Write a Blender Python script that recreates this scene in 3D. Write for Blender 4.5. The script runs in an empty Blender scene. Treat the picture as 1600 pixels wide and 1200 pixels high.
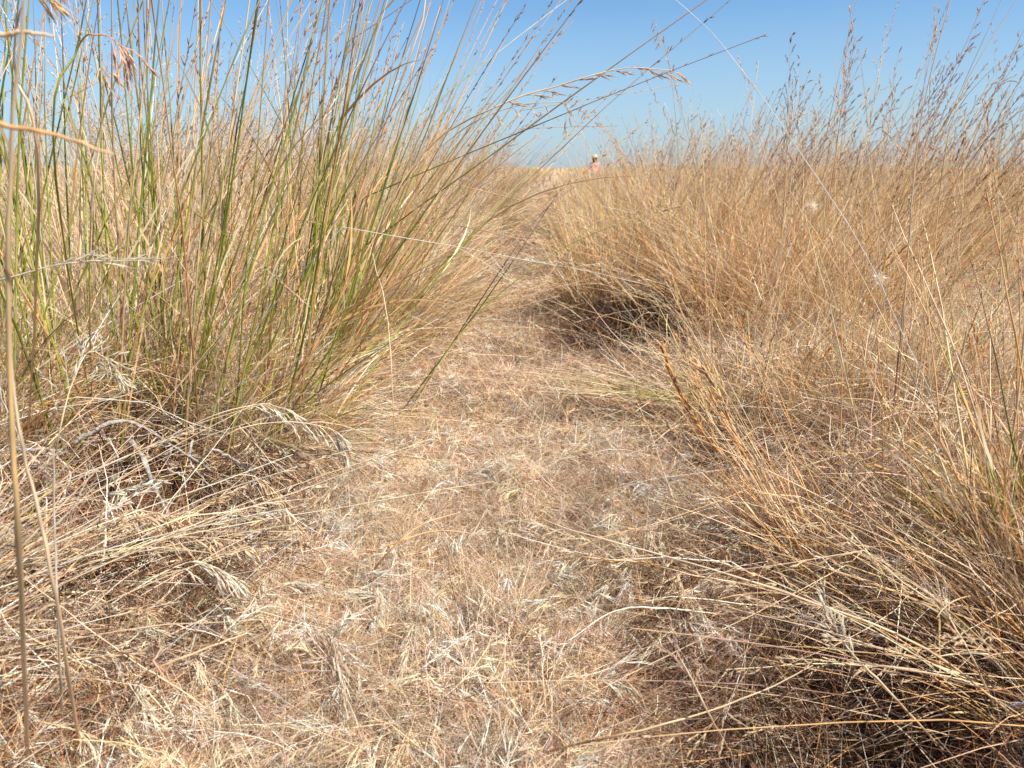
import bpy, math, random
import numpy as np
from mathutils import Vector

R = math.radians
rng = np.random.default_rng(11)
random.seed(11)
sc = bpy.context.scene
COL = sc.collection

# ------------------------------------------------------------------ camera
CAM_H, PITCH, FPX = 0.50, R(15.06), 1256.0        # FPX: focal length in px of the 1600 px wide photograph
cam_d = bpy.data.cameras.new("camera")
cam = bpy.data.objects.new("camera", cam_d)
COL.objects.link(cam)
cam.location = (0, 0, CAM_H)
cam.rotation_euler = (math.pi / 2 - PITCH, 0, 0)
cam_d.sensor_width = 36.0
cam_d.lens = 36.0 * FPX / 1600.0
cam_d.clip_start = 0.01
cam_d.clip_end = 5000
cam_d.dof.use_dof = True
cam_d.dof.focus_distance = 1.1
cam_d.dof.aperture_fstop = 13
sc.camera = cam

# ------------------------------------------------------------------ light
SUN_EL, SUN_AZ = R(52), R(118)                    # azimuth clockwise from +Y: sun high, behind the camera's right shoulder
w = bpy.data.worlds.new("World"); sc.world = w; w.use_nodes = True
nt = w.node_tree
bg = nt.nodes["Background"]
sky = nt.nodes.new("ShaderNodeTexSky"); sky.sky_type = 'NISHITA'
sky.sun_disc = False; sky.sun_elevation = SUN_EL; sky.sun_rotation = SUN_AZ
sky.air_density = .8; sky.dust_density = .6; sky.ozone_density = 5; sky.altitude = 0
tn = nt.nodes.new("ShaderNodeVectorMath"); tn.operation = 'MULTIPLY'; tn.inputs[1].default_value = (1.04, 1.24, 1.25)
nt.links.new(sky.outputs[0], tn.inputs[0])
wc = nt.nodes.new("ShaderNodeTexCoord"); ws = nt.nodes.new("ShaderNodeSeparateXYZ"); wm = nt.nodes.new("ShaderNodeMapRange"); wx = nt.nodes.new("ShaderNodeMix")
wm.inputs[1].default_value = 0.0; wm.inputs[2].default_value = .17; wm.inputs[3].default_value = .75; wm.inputs[4].default_value = 0.0
wx.data_type = 'RGBA'; wx.inputs[7].default_value = (3.9, 4.75, 5.7, 1)      # pale summer haze low in the sky
nt.links.new(wc.outputs["Generated"], ws.inputs[0]); nt.links.new(ws.outputs[2], wm.inputs[0]); nt.links.new(wm.outputs[0], wx.inputs[0])
nt.links.new(tn.outputs[0], wx.inputs[6]); nt.links.new(wx.outputs[2], bg.inputs[0]); bg.inputs[1].default_value = 0.076
sd = bpy.data.lights.new("sun", 'SUN'); sd.energy = 5.0; sd.angle = R(0.53); sd.color = (1.0, 0.94, 0.85)
so = bpy.data.objects.new("sun", sd); COL.objects.link(so)
sdir = Vector((math.sin(SUN_AZ) * math.cos(SUN_EL), math.cos(SUN_AZ) * math.cos(SUN_EL), math.sin(SUN_EL)))
so.rotation_euler = sdir.to_track_quat('Z', 'Y').to_euler(); so.location = (5, -3, 8)
sc.view_settings.view_transform = 'Standard'; sc.view_settings.look = 'None'
sc.view_settings.gamma = 1.0; sc.view_settings.exposure = 0.74
sc.render.engine = 'CYCLES'
sc.cycles.max_bounces = 8; sc.cycles.diffuse_bounces = 6; sc.cycles.transmission_bounces = 4
sc.cycles.glossy_bounces = 2; sc.cycles.transparent_max_bounces = 4

# ------------------------------------------------------------------ terrain
PY = np.array([-3, 0, 1, 2.7, 4.8, 10, 22, 60, 200, 900.])
PX = np.array([-.05, -.05, -.04, -.04, .10, .24, .78, 3.2, 11., 50.])
PW = np.array([.36, .36, .33, .19, .19, .22, .34, .7, 2.0, 9.])
def path_x(y): return np.interp(y, PY, PX)
def path_w(y): return np.interp(y, PY, PW)
# dark hollows under the tussocks: x, y, radius, depth
HOLLOWS = [(.35, 2.30, .22, .06), (.20, .64, .13, .09), (.36, .66, .17, .13), (.34, 1.24, .10, .04), (-.55, 1.12, .12, .05), (-.58, .86, .13, .08), (-.42, 1.0, .09, .06), (.43, 1.22, .07, .05)]
MOUNDS = [(-.66, 1.2, .36, .10), (-.62, .78, .22, .08), (.85, 1.5, .45, .05), (.75, .95, .3, .03), (-.95, 2.2, .6, .05), (.9, 2.6, .5, .05)]
def hollow(x, y): return sum(np.exp(-((x - a) ** 2 + (y - b) ** 2) / r_ ** 2) for a, b, r_, d_ in HOLLOWS)
def path_d(x, y):
    """distance outside the trodden edge (negative on the path)"""
    return np.abs(x - path_x(y)) - path_w(y) * (1 + .12 * np.sin(y * 7.3) + .1 * np.sin(y * 17.1 + x * 5))
def g(x, y):
    x = np.asarray(x, float); y = np.asarray(y, float)
    z = .012 * np.sin(x * 9.1 + 1.3 * np.sin(y * 4.7)) + .010 * np.sin(y * 11.3 + 2 * np.sin(x * 5.1))
    z = z + .006 * np.sin(x * 31 + y * 17) + .005 * np.sin(y * 37 - x * 23)
    z = z * np.clip(1.6 - y / 14, .15, 1)
    z = z + .03 * np.clip(path_d(x, y) / .35, -.5, 1)
    z = z - .74 * np.exp(-((y - 34) / 7.) ** 2 - ((x - 3.7) / 1.4) ** 2)
    for hx, hy, hs, hd in MOUNDS: z = z + hd * np.exp(-(((x - hx) ** 2 + (y - hy) ** 2) / hs ** 2) ** 1.3)
    for hx, hy, hr, hd in HOLLOWS: z = z - hd * np.exp(-((x - hx) ** 2 + (y - hy) ** 2) / hr ** 2)
    return z

def ray(px, py):
    cx, cz = (px - 800.0) / FPX, -(py - 600.0) / FPX
    cp, sp = math.cos(PITCH), math.sin(PITCH)
    return np.array([cx, cp + cz * sp, -sp + cz * cp])
def W(px, py, depth):
    """world point at distance `depth` ahead (along y)"""
    r = ray(px, py); return np.array([0, 0, CAM_H]) + r * (depth / r[1])
def G(px, py):
    """ground point seen at the pixel"""
    r = ray(px, py); t = CAM_H / -r[2]
    for _ in range(6):
        p = np.array([0, 0, CAM_H]) + r * t
        t += (p[2] - float(g(p[0], p[1]))) / -r[2] * .8
    p[2] = float(g(p[0], p[1])); return p

# ------------------------------------------------------------------ materials
def grass_material(name, trans=.28, rough=.5, vary=.35, scale=90.):
    m = bpy.data.materials.new(name); m.use_nodes = True
    t = m.node_tree; N, L = t.nodes, t.links
    bs = N["Principled BSDF"]; out = N["Material Output"]
    at = N.new("ShaderNodeAttribute"); at.attribute_name = "tint"
    tc = N.new("ShaderNodeTexCoord"); no = N.new("ShaderNodeTexNoise"); no.inputs["Scale"].default_value = scale
    no.inputs["Detail"].default_value = 2
    L.new(tc.outputs["Object"], no.inputs["Vector"])
    mr = N.new("ShaderNodeMapRange"); mr.inputs[1].default_value = .3; mr.inputs[2].default_value = .7
    mr.inputs[3].default_value = 1 - vary; mr.inputs[4].default_value = 1 + vary * .6
    L.new(no.outputs[0], mr.inputs[0])
    mx = N.new("ShaderNodeVectorMath"); mx.operation = 'SCALE'
    L.new(at.outputs["Color"], mx.inputs[0]); L.new(mr.outputs[0], mx.inputs["Scale"])
    L.new(mx.outputs[0], bs.inputs["Base Color"])
    bs.inputs["Roughness"].default_value = rough
    bs.inputs["Specular IOR Level"].default_value = .22
    tr = N.new("ShaderNodeBsdfTranslucent"); L.new(mx.outputs[0], tr.inputs[0])
    mix = N.new("ShaderNodeMixShader"); mix.inputs[0].default_value = trans
    L.new(bs.outputs[0], mix.inputs[1]); L.new(tr.outputs[0], mix.inputs[2]); L.new(mix.outputs[0], out.inputs[0])
    return m
M_BLADE = grass_material("dry_blade", .34, .5)
M_MAT = grass_material("thatch", .16, .5, .25, 14.)
M_STALK = grass_material("stalk", .22, .36, .14, 22.)
M_HEAD = grass_material("seed_husk", .5, .5, .2, 160.)
M_FAR = grass_material("far_grass", .45, .6, .25, 1.2)

def simple(name, col, rough=.8, scale=20., vary=.3, bump=0.):
    m = bpy.data.materials.new(name); m.use_nodes = True
    t = m.node_tree; N, L = t.nodes, t.links; bs = N["Principled BSDF"]
    tc = N.new("ShaderNodeTexCoord"); no = N.new("ShaderNodeTexNoise"); no.inputs["Scale"].default_value = scale
    no.inputs["Detail"].default_value = 6
    L.new(tc.outputs["Object"], no.inputs["Vector"])
    cr = N.new("ShaderNodeValToRGB")
    cr.color_ramp.elements[0].position = .3; cr.color_ramp.elements[1].position = .7
    cr.color_ramp.elements[0].color = (*[c * (1 - vary) for c in col], 1)
    cr.color_ramp.elements[1].color = (*[min(1, c * (1 + vary)) for c in col], 1)
    L.new(no.outputs[0], cr.inputs[0]); L.new(cr.outputs[0], bs.inputs["Base Color"])
    bs.inputs["Roughness"].default_value = rough
    if bump:
        bp = N.new("ShaderNodeBump"); bp.inputs["Strength"].default_value = bump; bp.inputs["Distance"].default_value = .01
        L.new(no.outputs[0], bp.inputs["Height"]); L.new(bp.outputs[0], bs.inputs["Normal"])
    return m
M_TWIG = simple("weathered_twig", (.36, .32, .28), .8, 120, .35, .5)

# ------------------------------------------------------------------ palettes (linear albedo)
P = dict(
    white=(.90, .78, .63), straw=(.83, .64, .42), tan=(.79, .55, .31), gold=(.77, .52, .23),
    orange=(.77, .44, .18), rust=(.45, .19, .09), brown=(.24, .12, .065), grey=(.53, .45, .38),
    pink=(.77, .54, .41), green=(.32, .37, .05), dgreen=(.12, .17, .035), lime=(.54, .53, .13), olive=(.38, .32, .07),
    purple=(.48, .31, .25), shade_brown=(.085, .045, .028))  # last entry: near-black brown that stands in for shade in the hollows
PAL = {k: np.array(v) for k, v in P.items()}
def pick(n, spec, jit=.13):
    """n colours from {'straw': .5, ...}, each jittered in brightness and hue"""
    k = list(spec); p = np.array([spec[q] for q in k], float); p /= p.sum()
    c = np.array([PAL[q] for q in k])[rng.choice(len(k), n, p=p)]
    c = c * (1 + rng.normal(0, jit, (n, 1))) * (1 + rng.normal(0, .04, (n, 3)))
    return np.clip(c, .01, .92)

# ------------------------------------------------------------------ geometry collector
class Geo:
    def __init__(s): s.v, s.q, s.c, s.n = [], [], [], 0
    def add(s, v, q, c):
        s.v.append(v.astype(np.float32)); s.q.append((q + s.n).astype(np.int32)); s.c.append(c.astype(np.float32)); s.n += len(v)
    def curves(s, P_, rad, col, sides=2, ref=None):
        """P_ [N,K,3] centre lines, rad [N,K] half widths, col [N,3] or [N,K,3]; sides 2 = flat blade, >2 = tube"""
        N, K, _ = P_.shape
        if N == 0: return
        T = np.empty_like(P_); T[:, 1:-1] = P_[:, 2:] - P_[:, :-2]; T[:, 0] = P_[:, 1] - P_[:, 0]; T[:, -1] = P_[:, -1] - P_[:, -2]
        T /= np.linalg.norm(T, axis=2, keepdims=True) + 1e-9
        if ref is None: ref = rng.normal(0, 1, (N, 3))
        ref = ref / (np.linalg.norm(ref, axis=1, keepdims=True) + 1e-9)
        A = np.cross(T, ref[:, None, :]); A /= np.linalg.norm(A, axis=2, keepdims=True) + 1e-9
        if col.ndim == 2: col = np.repeat(col[:, None, :], K, 1)
        if sides == 2:
            V = np.stack([P_ + A * rad[..., None], P_ - A * rad[..., None]], 2); S = 2
        else:
            B = np.cross(T, A); an = np.arange(sides) * 2 * np.pi / sides
            V = P_[:, :, None] + (A[:, :, None] * np.cos(an)[None, None, :, None] + B[:, :, None] * np.sin(an)[None, None, :, None]) * rad[:, :, None, None]
            S = sides
        C = np.repeat(col[:, :, None, :], S, 2)
        base = (np.arange(N) * K * S)[:, None, None] + (np.arange(K - 1) * S)[None, :, None]
        if sides == 2:
            q = np.stack([base[..., 0], base[..., 0] + 1, base[..., 0] + 3, base[..., 0] + 2], -1).reshape(-1, 4)
        else:
            j = np.arange(S); a = base + j; b = base + (j + 1) % S
            q = np.stack([a, b, b + S, a + S], -1).reshape(-1, 4)
        s.add(V.reshape(-1, 3), q, C.reshape(-1, 3))
    def spindles(s, B, D, L, r, col, sides=3):
        """seed husks: pointed bodies from B along D"""
        N = len(B)
        if N == 0: return
        D = D / (np.linalg.norm(D, axis=1, keepdims=True) + 1e-9)
        t = np.array([0, .28, .62, 1.0]); pr = np.array([.25, 1, .75, .06])
        Pc = B[:, None] + D[:, None] * (t[None, :, None] * np.reshape(L, (-1, 1, 1)))
        s.curves(Pc, np.reshape(r, (-1, 1)) * pr[None], col, sides)
    def mesh(s, name, mat, origin=(0, 0, 0)):
        v = np.concatenate(s.v) - np.array(origin, np.float32); q = np.concatenate(s.q); c = np.concatenate(s.c)
        me = bpy.data.meshes.new(name)
        me.vertices.add(len(v)); me.vertices.foreach_set("co", v.ravel().astype(np.float32))
        me.loops.add(len(q) * 4); me.loops.foreach_set("vertex_index", q.ravel())
        me.polygons.add(len(q)); me.polygons.foreach_set("loop_start", np.arange(0, len(q) * 4, 4, dtype=np.int32))
        me.update(calc_edges=True)
        a = me.attributes.new("tint", 'FLOAT_COLOR', 'POINT')
        a.data.foreach_set("color", np.concatenate([c, np.ones((len(c), 1), np.float32)], 1).ravel())
        me.materials.append(mat)
        return me
def obj(name, geo, mat, parent=None, origin=(0, 0, 0)):
    me = geo.mesh(name, mat, origin)
    o = bpy.data.objects.new(name, me); COL.objects.link(o)
    if parent is not None: o.parent = parent
    else: o.location = origin
    return o
def tag(o, label=None, cat=None, group=None, kind=None):
    if label: o["label"] = label
    if cat: o["category"] = cat
    if group: o["group"] = group
    if kind: o["kind"] = kind
    return o
def empty(name, loc, label, cat, group=None):
    o = bpy.data.objects.new(name, None); COL.objects.link(o)
    o.empty_display_size = .05; o.location = loc
    return tag(o, label, cat, group)

def blades(base, d, L, droop, K=4, wob=.0, floor=True, kink=0):
    """curved centre lines: start direction d, length L, droop vector added quadratically"""
    t = np.linspace(0, 1, K)[None, :, None]
    Pc = base[:, None] + L[:, None, None] * (d[:, None] * t + droop[:, None] * t ** 2)
    if wob: Pc[:, 1:] += rng.normal(0, 1, Pc[:, 1:].shape) * wob * L[:, None, None]
    if kink:
        N = len(base); k = rng.integers(1, K - 1, N) if K > 2 else np.ones(N, int); on = rng.random(N) < kink
        stp = np.clip(np.arange(K)[None] - k[:, None], 0, None) * on[:, None] / (K - 1)
        kv = rng.normal(0, .55, (N, 3)); kv[:, 2] -= .35
        Pc += kv[:, None] * stp[..., None] * L[:, None, None]
    if floor:
        gz = g(Pc[..., 0], Pc[..., 1]) + rng.uniform(.001, .014, (len(base), 1))
        Pc[:, 1:, 2] = np.maximum(Pc[:, 1:, 2], gz[:, 1:])
    return Pc
def unit(a): return a / (np.linalg.norm(a, axis=-1, keepdims=True) + 1e-9)
def taper(w_, K, p=1.6, tip=.12):
    t = np.linspace(0, 1, K)[None]; return w_[:, None] * (1 - (1 - tip) * t ** p)
def grad(c, K, lo=.75, hi=1.12):
    """base of a blade browner, tip bleached"""
    t = np.linspace(0, 1, K)[None, :, None]; return np.clip(c[:, None] * (lo + (hi - lo) * t), 0, .92)

# ------------------------------------------------------------------ seed heads along a stalk
def sample(Pc, t):
    """points and tangents at parameters t along one polyline"""
    K = len(Pc); s_ = np.clip(t, 0, .9999) * (K - 1); i = s_.astype(int); f = (s_ - i)[:, None]
    return Pc[i] * (1 - f) + Pc[i + 1] * f, unit(Pc[i + 1] - Pc[i])
def head_narrow(geo, Pc, col, t0=.8, n=14, L=.008, r=.0008, open_=.25):
    t = np.sort(rng.uniform(t0, 1, n)); p, T = sample(Pc, t)
    D = unit(T + rng.normal(0, open_, (n, 3)))
    geo.spindles(p, D, L * rng.uniform(.7, 1.3, n), r * rng.uniform(.7, 1.2, n), pick_near(col, n))
def pick_near(col, n, j=.14): return np.clip(np.array(col)[None] * (1 + rng.normal(0, j, (n, 1))), .01, .92)
def head_branchy(geo, Pc, col, t0=.72, n=9, BL=.05, L=.006, r=.0007, open_=.35, per=5, droop=.1):
    """loose panicle: thin side branches each carrying small spikelets"""
    t = np.linspace(t0, .98, n); p, T = sample(Pc, t)
    D = unit(T + rng.normal(0, open_, (n, 3)))
    ln = BL * np.linspace(1, .35, n) * rng.uniform(.6, 1.2, n)
    B = blades(p, D, ln, np.tile([0, 0, -droop], (n, 1)), 4, floor=False)
    c = pick_near(col, n)
    geo.curves(B, np.full((n, 4), r * .32), c)
    for k in range(n):
        q, TT = sample(B[k], np.linspace(.35, 1, per))
        geo.spindles(q, unit(TT + rng.normal(0, .25, (per, 3))), L * rng.uniform(.7, 1.3, per), np.full(per, r), pick_near(col, per))
def head_brome(geo, Pc, col, t0=.72, n=10, L=.018, r=.0016, awn=.014, open_=.35, droop=.5, ped=.012):
    """brome head: big bristly spikelets with awns hanging on short stalks"""
    t = np.linspace(t0, .99, n); p, T = sample(Pc, t)
    side = unit(np.cross(T, rng.normal(0, 1, (n, 3))))
    D = unit(T + side * open_)
    pl = ped * rng.uniform(.4, 1.3, n)
    B = blades(p, D, pl, np.tile([0, 0, -droop], (n, 1)), 3, floor=False)
    geo.curves(B, np.full((n, 3), r * .22), pick_near(col, n), 3)
    q = B[:, -1]; DD = unit(B[:, -1] - B[:, -2] + np.array([0, 0, -droop * .01]))
    m = 5                                             # florets in a spikelet
    for j in range(m):
        off = q + DD * (L * .16 * j)
        fd = unit(DD + rng.normal(0, .16, (n, 3)))
        fl = L * .55 * rng.uniform(.85, 1.15, n)
        geo.spindles(off, fd, fl, np.full(n, r * .62), pick_near(col, n))
        tip = off + fd * fl[:, None]
        A = blades(tip - fd * fl[:, None] * .2, unit(fd + rng.normal(0, .12, (n, 3))), awn * rng.uniform(.7, 1.3, n), rng.normal(0, .08, (n, 3)), 3, floor=False)
        geo.curves(A, taper(np.full(n, r * .13), 3), pick_near(np.array(col) * 1.15, n))

HEADS = dict(narrow=head_narrow, branchy=head_branchy, brome=head_brome)

def stalk_geo(Pc, r, cols, nodes=True):
    """one stalk as a 5-sided tube; cols = list of (t, colour)"""
    K = len(Pc); t = np.linspace(0, 1, K)
    ts = [a for a, _ in cols]; C = np.stack([np.interp(t, ts, [c[i] for _, c in cols]) for i in range(3)], 1)
    rad = r * (1 - .62 * t ** 1.3)
    if K >= 12:
        for nd in (.22, .45, .68):                       # joints, a little swollen and darker
            i_ = int(np.clip(round((nd + rng.normal(0, .04)) * (K - 1)), 1, K - 2)); rad[i_] *= 1.22; C[i_] *= .72
            C[i_ + 1:min(K, i_ + 3)] = np.clip(C[i_ + 1:min(K, i_ + 3)] * 1.12, 0, .9)
    ge = Geo(); ge.curves(Pc[None], rad[None], C[None], 5)
    return ge, C
def smooth(points, K=16):
    """Catmull-Rom through the points"""
    p = np.array(points, float); p = np.vstack([2 * p[0] - p[1], p, 2 * p[-1] - p[-2]]); n = len(p) - 3
    out = []
    for u in np.linspace(0, n - 1e-6, K):
        i = int(u); f = u - i; a, b, c, d = p[i:i + 4]
        out.append(.5 * ((2 * b) + (c - a) * f + (2 * a - 5 * b + 4 * c - d) * f * f + (3 * b - a - 3 * c + d) * f ** 3))
    return np.array(out)

# ================================================================== ground
def build_ground():
    ys = np.concatenate([np.arange(-3, 6, .05), np.geomspace(6, 3000, 110)])
    u = np.concatenate([-np.geomspace(3, 2000, 50)[::-1], np.arange(-2.95, 2.96, .05), np.geomspace(3, 2000, 50)])
    X, Y = np.meshgrid(u, ys); Z = g(X, Y)
    nx, ny = len(u), len(ys)
    i = (np.arange(ny - 1)[:, None] * nx + np.arange(nx - 1)[None]).ravel()
    ge = Geo(); ge.add(np.stack([X, Y, Z], -1).reshape(-1, 3), np.stack([i, i + 1, i + nx + 1, i + nx], 1), np.ones((nx * ny, 3)))
    m = bpy.data.materials.new("soil_and_litter"); m.use_nodes = True
    t = m.node_tree; N, L = t.nodes, t.links; bs = N["Principled BSDF"]; bs.inputs["Roughness"].default_value = .95
    tc = N.new("ShaderNodeTexCoord")
    n1 = N.new("ShaderNodeTexNoise"); n1.inputs["Scale"].default_value = 7; n1.inputs["Detail"].default_value = 8
    n2 = N.new("ShaderNodeTexNoise"); n2.inputs["Scale"].default_value = 160; n2.inputs["Detail"].default_value = 5
    mp = N.new("ShaderNodeMapping"); mp.inputs["Scale"].default_value = (.25, .05, 1)
    n3 = N.new("ShaderNodeTexNoise"); n3.inputs["Scale"].default_value = 1; n3.inputs["Detail"].default_value = 5
    L.new(tc.outputs["Object"], n1.inputs[0]); L.new(tc.outputs["Object"], n2.inputs[0])
    L.new(tc.outputs["Object"], mp.inputs[0]); L.new(mp.outputs[0], n3.inputs[0])
    r1 = N.new("ShaderNodeValToRGB"); r1.color_ramp.elements[0].position = .35; r1.color_ramp.elements[1].position = .65
    r1.color_ramp.elements[0].color = (.07, .04, .025, 1); r1.color_ramp.elements[1].color = (.19, .115, .07, 1)
    mxn = N.new("ShaderNodeMath"); mxn.operation = 'ADD'; mxn.inputs[1].default_value = 0
    av = N.new("ShaderNodeMix"); av.data_type = 'FLOAT'; av.inputs[0].default_value = .5
    L.new(n1.outputs[0], av.inputs[2]); L.new(n2.outputs[0], av.inputs[3]); L.new(av.outputs[0], r1.inputs[0])
    # far off the soil disappears under the dry sward: straw colour with distance
    sep = N.new("ShaderNodeSeparateXYZ"); L.new(tc.outputs["Object"], sep.inputs[0])
    mr = N.new("ShaderNodeMapRange"); mr.inputs[1].default_value = 6; mr.inputs[2].default_value = 30
    L.new(sep.outputs[1], mr.inputs[0])
    r3 = N.new("ShaderNodeValToRGB"); r3.color_ramp.elements[0].position = .35; r3.color_ramp.elements[1].position = .65
    r3.color_ramp.elements[0].color = (.34, .23, .13, 1); r3.color_ramp.elements[1].color = (.50, .36, .23, 1)
    L.new(n3.outputs[0], r3.inputs[0])
    mc = N.new("ShaderNodeMix"); mc.data_type = 'RGBA'
    L.new(mr.outputs[0], mc.inputs[0]); L.new(r1.outputs[0], mc.inputs[6]); L.new(r3.outputs[0], mc.inputs[7])
    L.new(mc.outputs[2], bs.inputs["Base Color"])
    bp = N.new("ShaderNodeBump"); bp.inputs["Strength"].default_value = .6; bp.inputs["Distance"].default_value = .006
    L.new(n2.outputs[0], bp.inputs["Height"]); L.new(bp.outputs[0], bs.inputs["Normal"])
    return tag(obj("ground", ge, m), kind="structure")
build_ground()

# ================================================================== stuff: the sward nobody could count
def in_view(x, y, m=.08):
    half = 800 / FPX * (y * math.cos(PITCH) + CAM_H * math.sin(PITCH)) + m + .05 * y
    return np.abs(x) < half
def scatter(n, y0, y1, p=1.0):
    """points in the camera's wedge, density falling off as y^-p"""
    y = (rng.random(n) * (y1 ** (2 - p) - y0 ** (2 - p)) + y0 ** (2 - p)) ** (1 / (2 - p)) if p != 2 else y0 * (y1 / y0) ** rng.random(n)
    half = 800 / FPX * (y + .15) * 1.08 + .15
    x = rng.uniform(-1, 1, n) * half
    return x, y
DRYMIX = dict(straw=4, tan=2.6, white=3, pink=3, gold=.8, orange=.6, grey=.7, rust=.5, brown=.3)
def patch(x, y, s):                                   # slow colour patches over the ground
    return np.sin(x * s + 2.1 * np.sin(y * s * .7)) * np.sin(y * s * 1.3 + 1.7 * np.sin(x * s * .8 + 1))

def mat_layer(geo, x, y, Lr, wr, lift, K=3, spec=DRYMIX, curl=.35, dim=1.):
    n = len(x); d_ = np.maximum(y, .5)
    base = np.stack([x, y, g(x, y) + rng.uniform(0, .012, n)], 1)
    a = rng.uniform(0, 2 * np.pi, n)
    el = np.abs(rng.normal(0, lift, n))
    d = np.stack([np.cos(a) * np.cos(el), np.sin(a) * np.cos(el), np.sin(el)], 1)
    L = rng.uniform(*Lr, n) * (.6 + .4 * d_ ** .35)
    dr = rng.normal(0, curl, (n, 3)); dr[:, 2] -= .25
    Pc = blades(base, d, L, dr, K)
    wd = rng.uniform(*wr, n) * np.maximum(1, d_ / 1.3)
    c = pick(n, spec, .24) * np.array([.82, .78, .76]) * dim
    pt = patch(x, y, 5.5)[:, None]
    c = c * (1 + .07 * pt); c[:, 1:] *= (1 - .05 * np.clip(pt, 0, 1))
    geo.curves(Pc, taper(wd, K), grad(c, K, .85, 1.1))

def starbursts(geo, x, y, Lr=(.012, .03), per=9, wr=(.0003, .0006), spec=dict(white=3, straw=4, tan=1.2), up=.8):
    """little dead tufts: blades radiating from one point"""
    n = len(x)
    xx, yy = np.repeat(x, per), np.repeat(y, per); N = n * per
    zz = np.repeat(g(x, y) + rng.uniform(.002, .02, n), per)
    d = rng.normal(0, 1, (N, 3)); d[:, 2] = np.abs(d[:, 2]) * up + .1; d = unit(d)
    L = np.repeat(rng.uniform(*Lr, n), per) * rng.uniform(.5, 1.2, N) * (.7 + .3 * np.maximum(yy, .5) ** .3)
    Pc = blades(np.stack([xx, yy, zz], 1), d, L, rng.normal(0, .2, (N, 3)) - np.array([0, 0, .15]), 3)
    geo.curves(Pc, taper(rng.uniform(*wr, N) * np.maximum(1, yy / 1.2), 3), grad(np.repeat(pick(n, spec), per, 0), 3, .85, 1.15))

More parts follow.
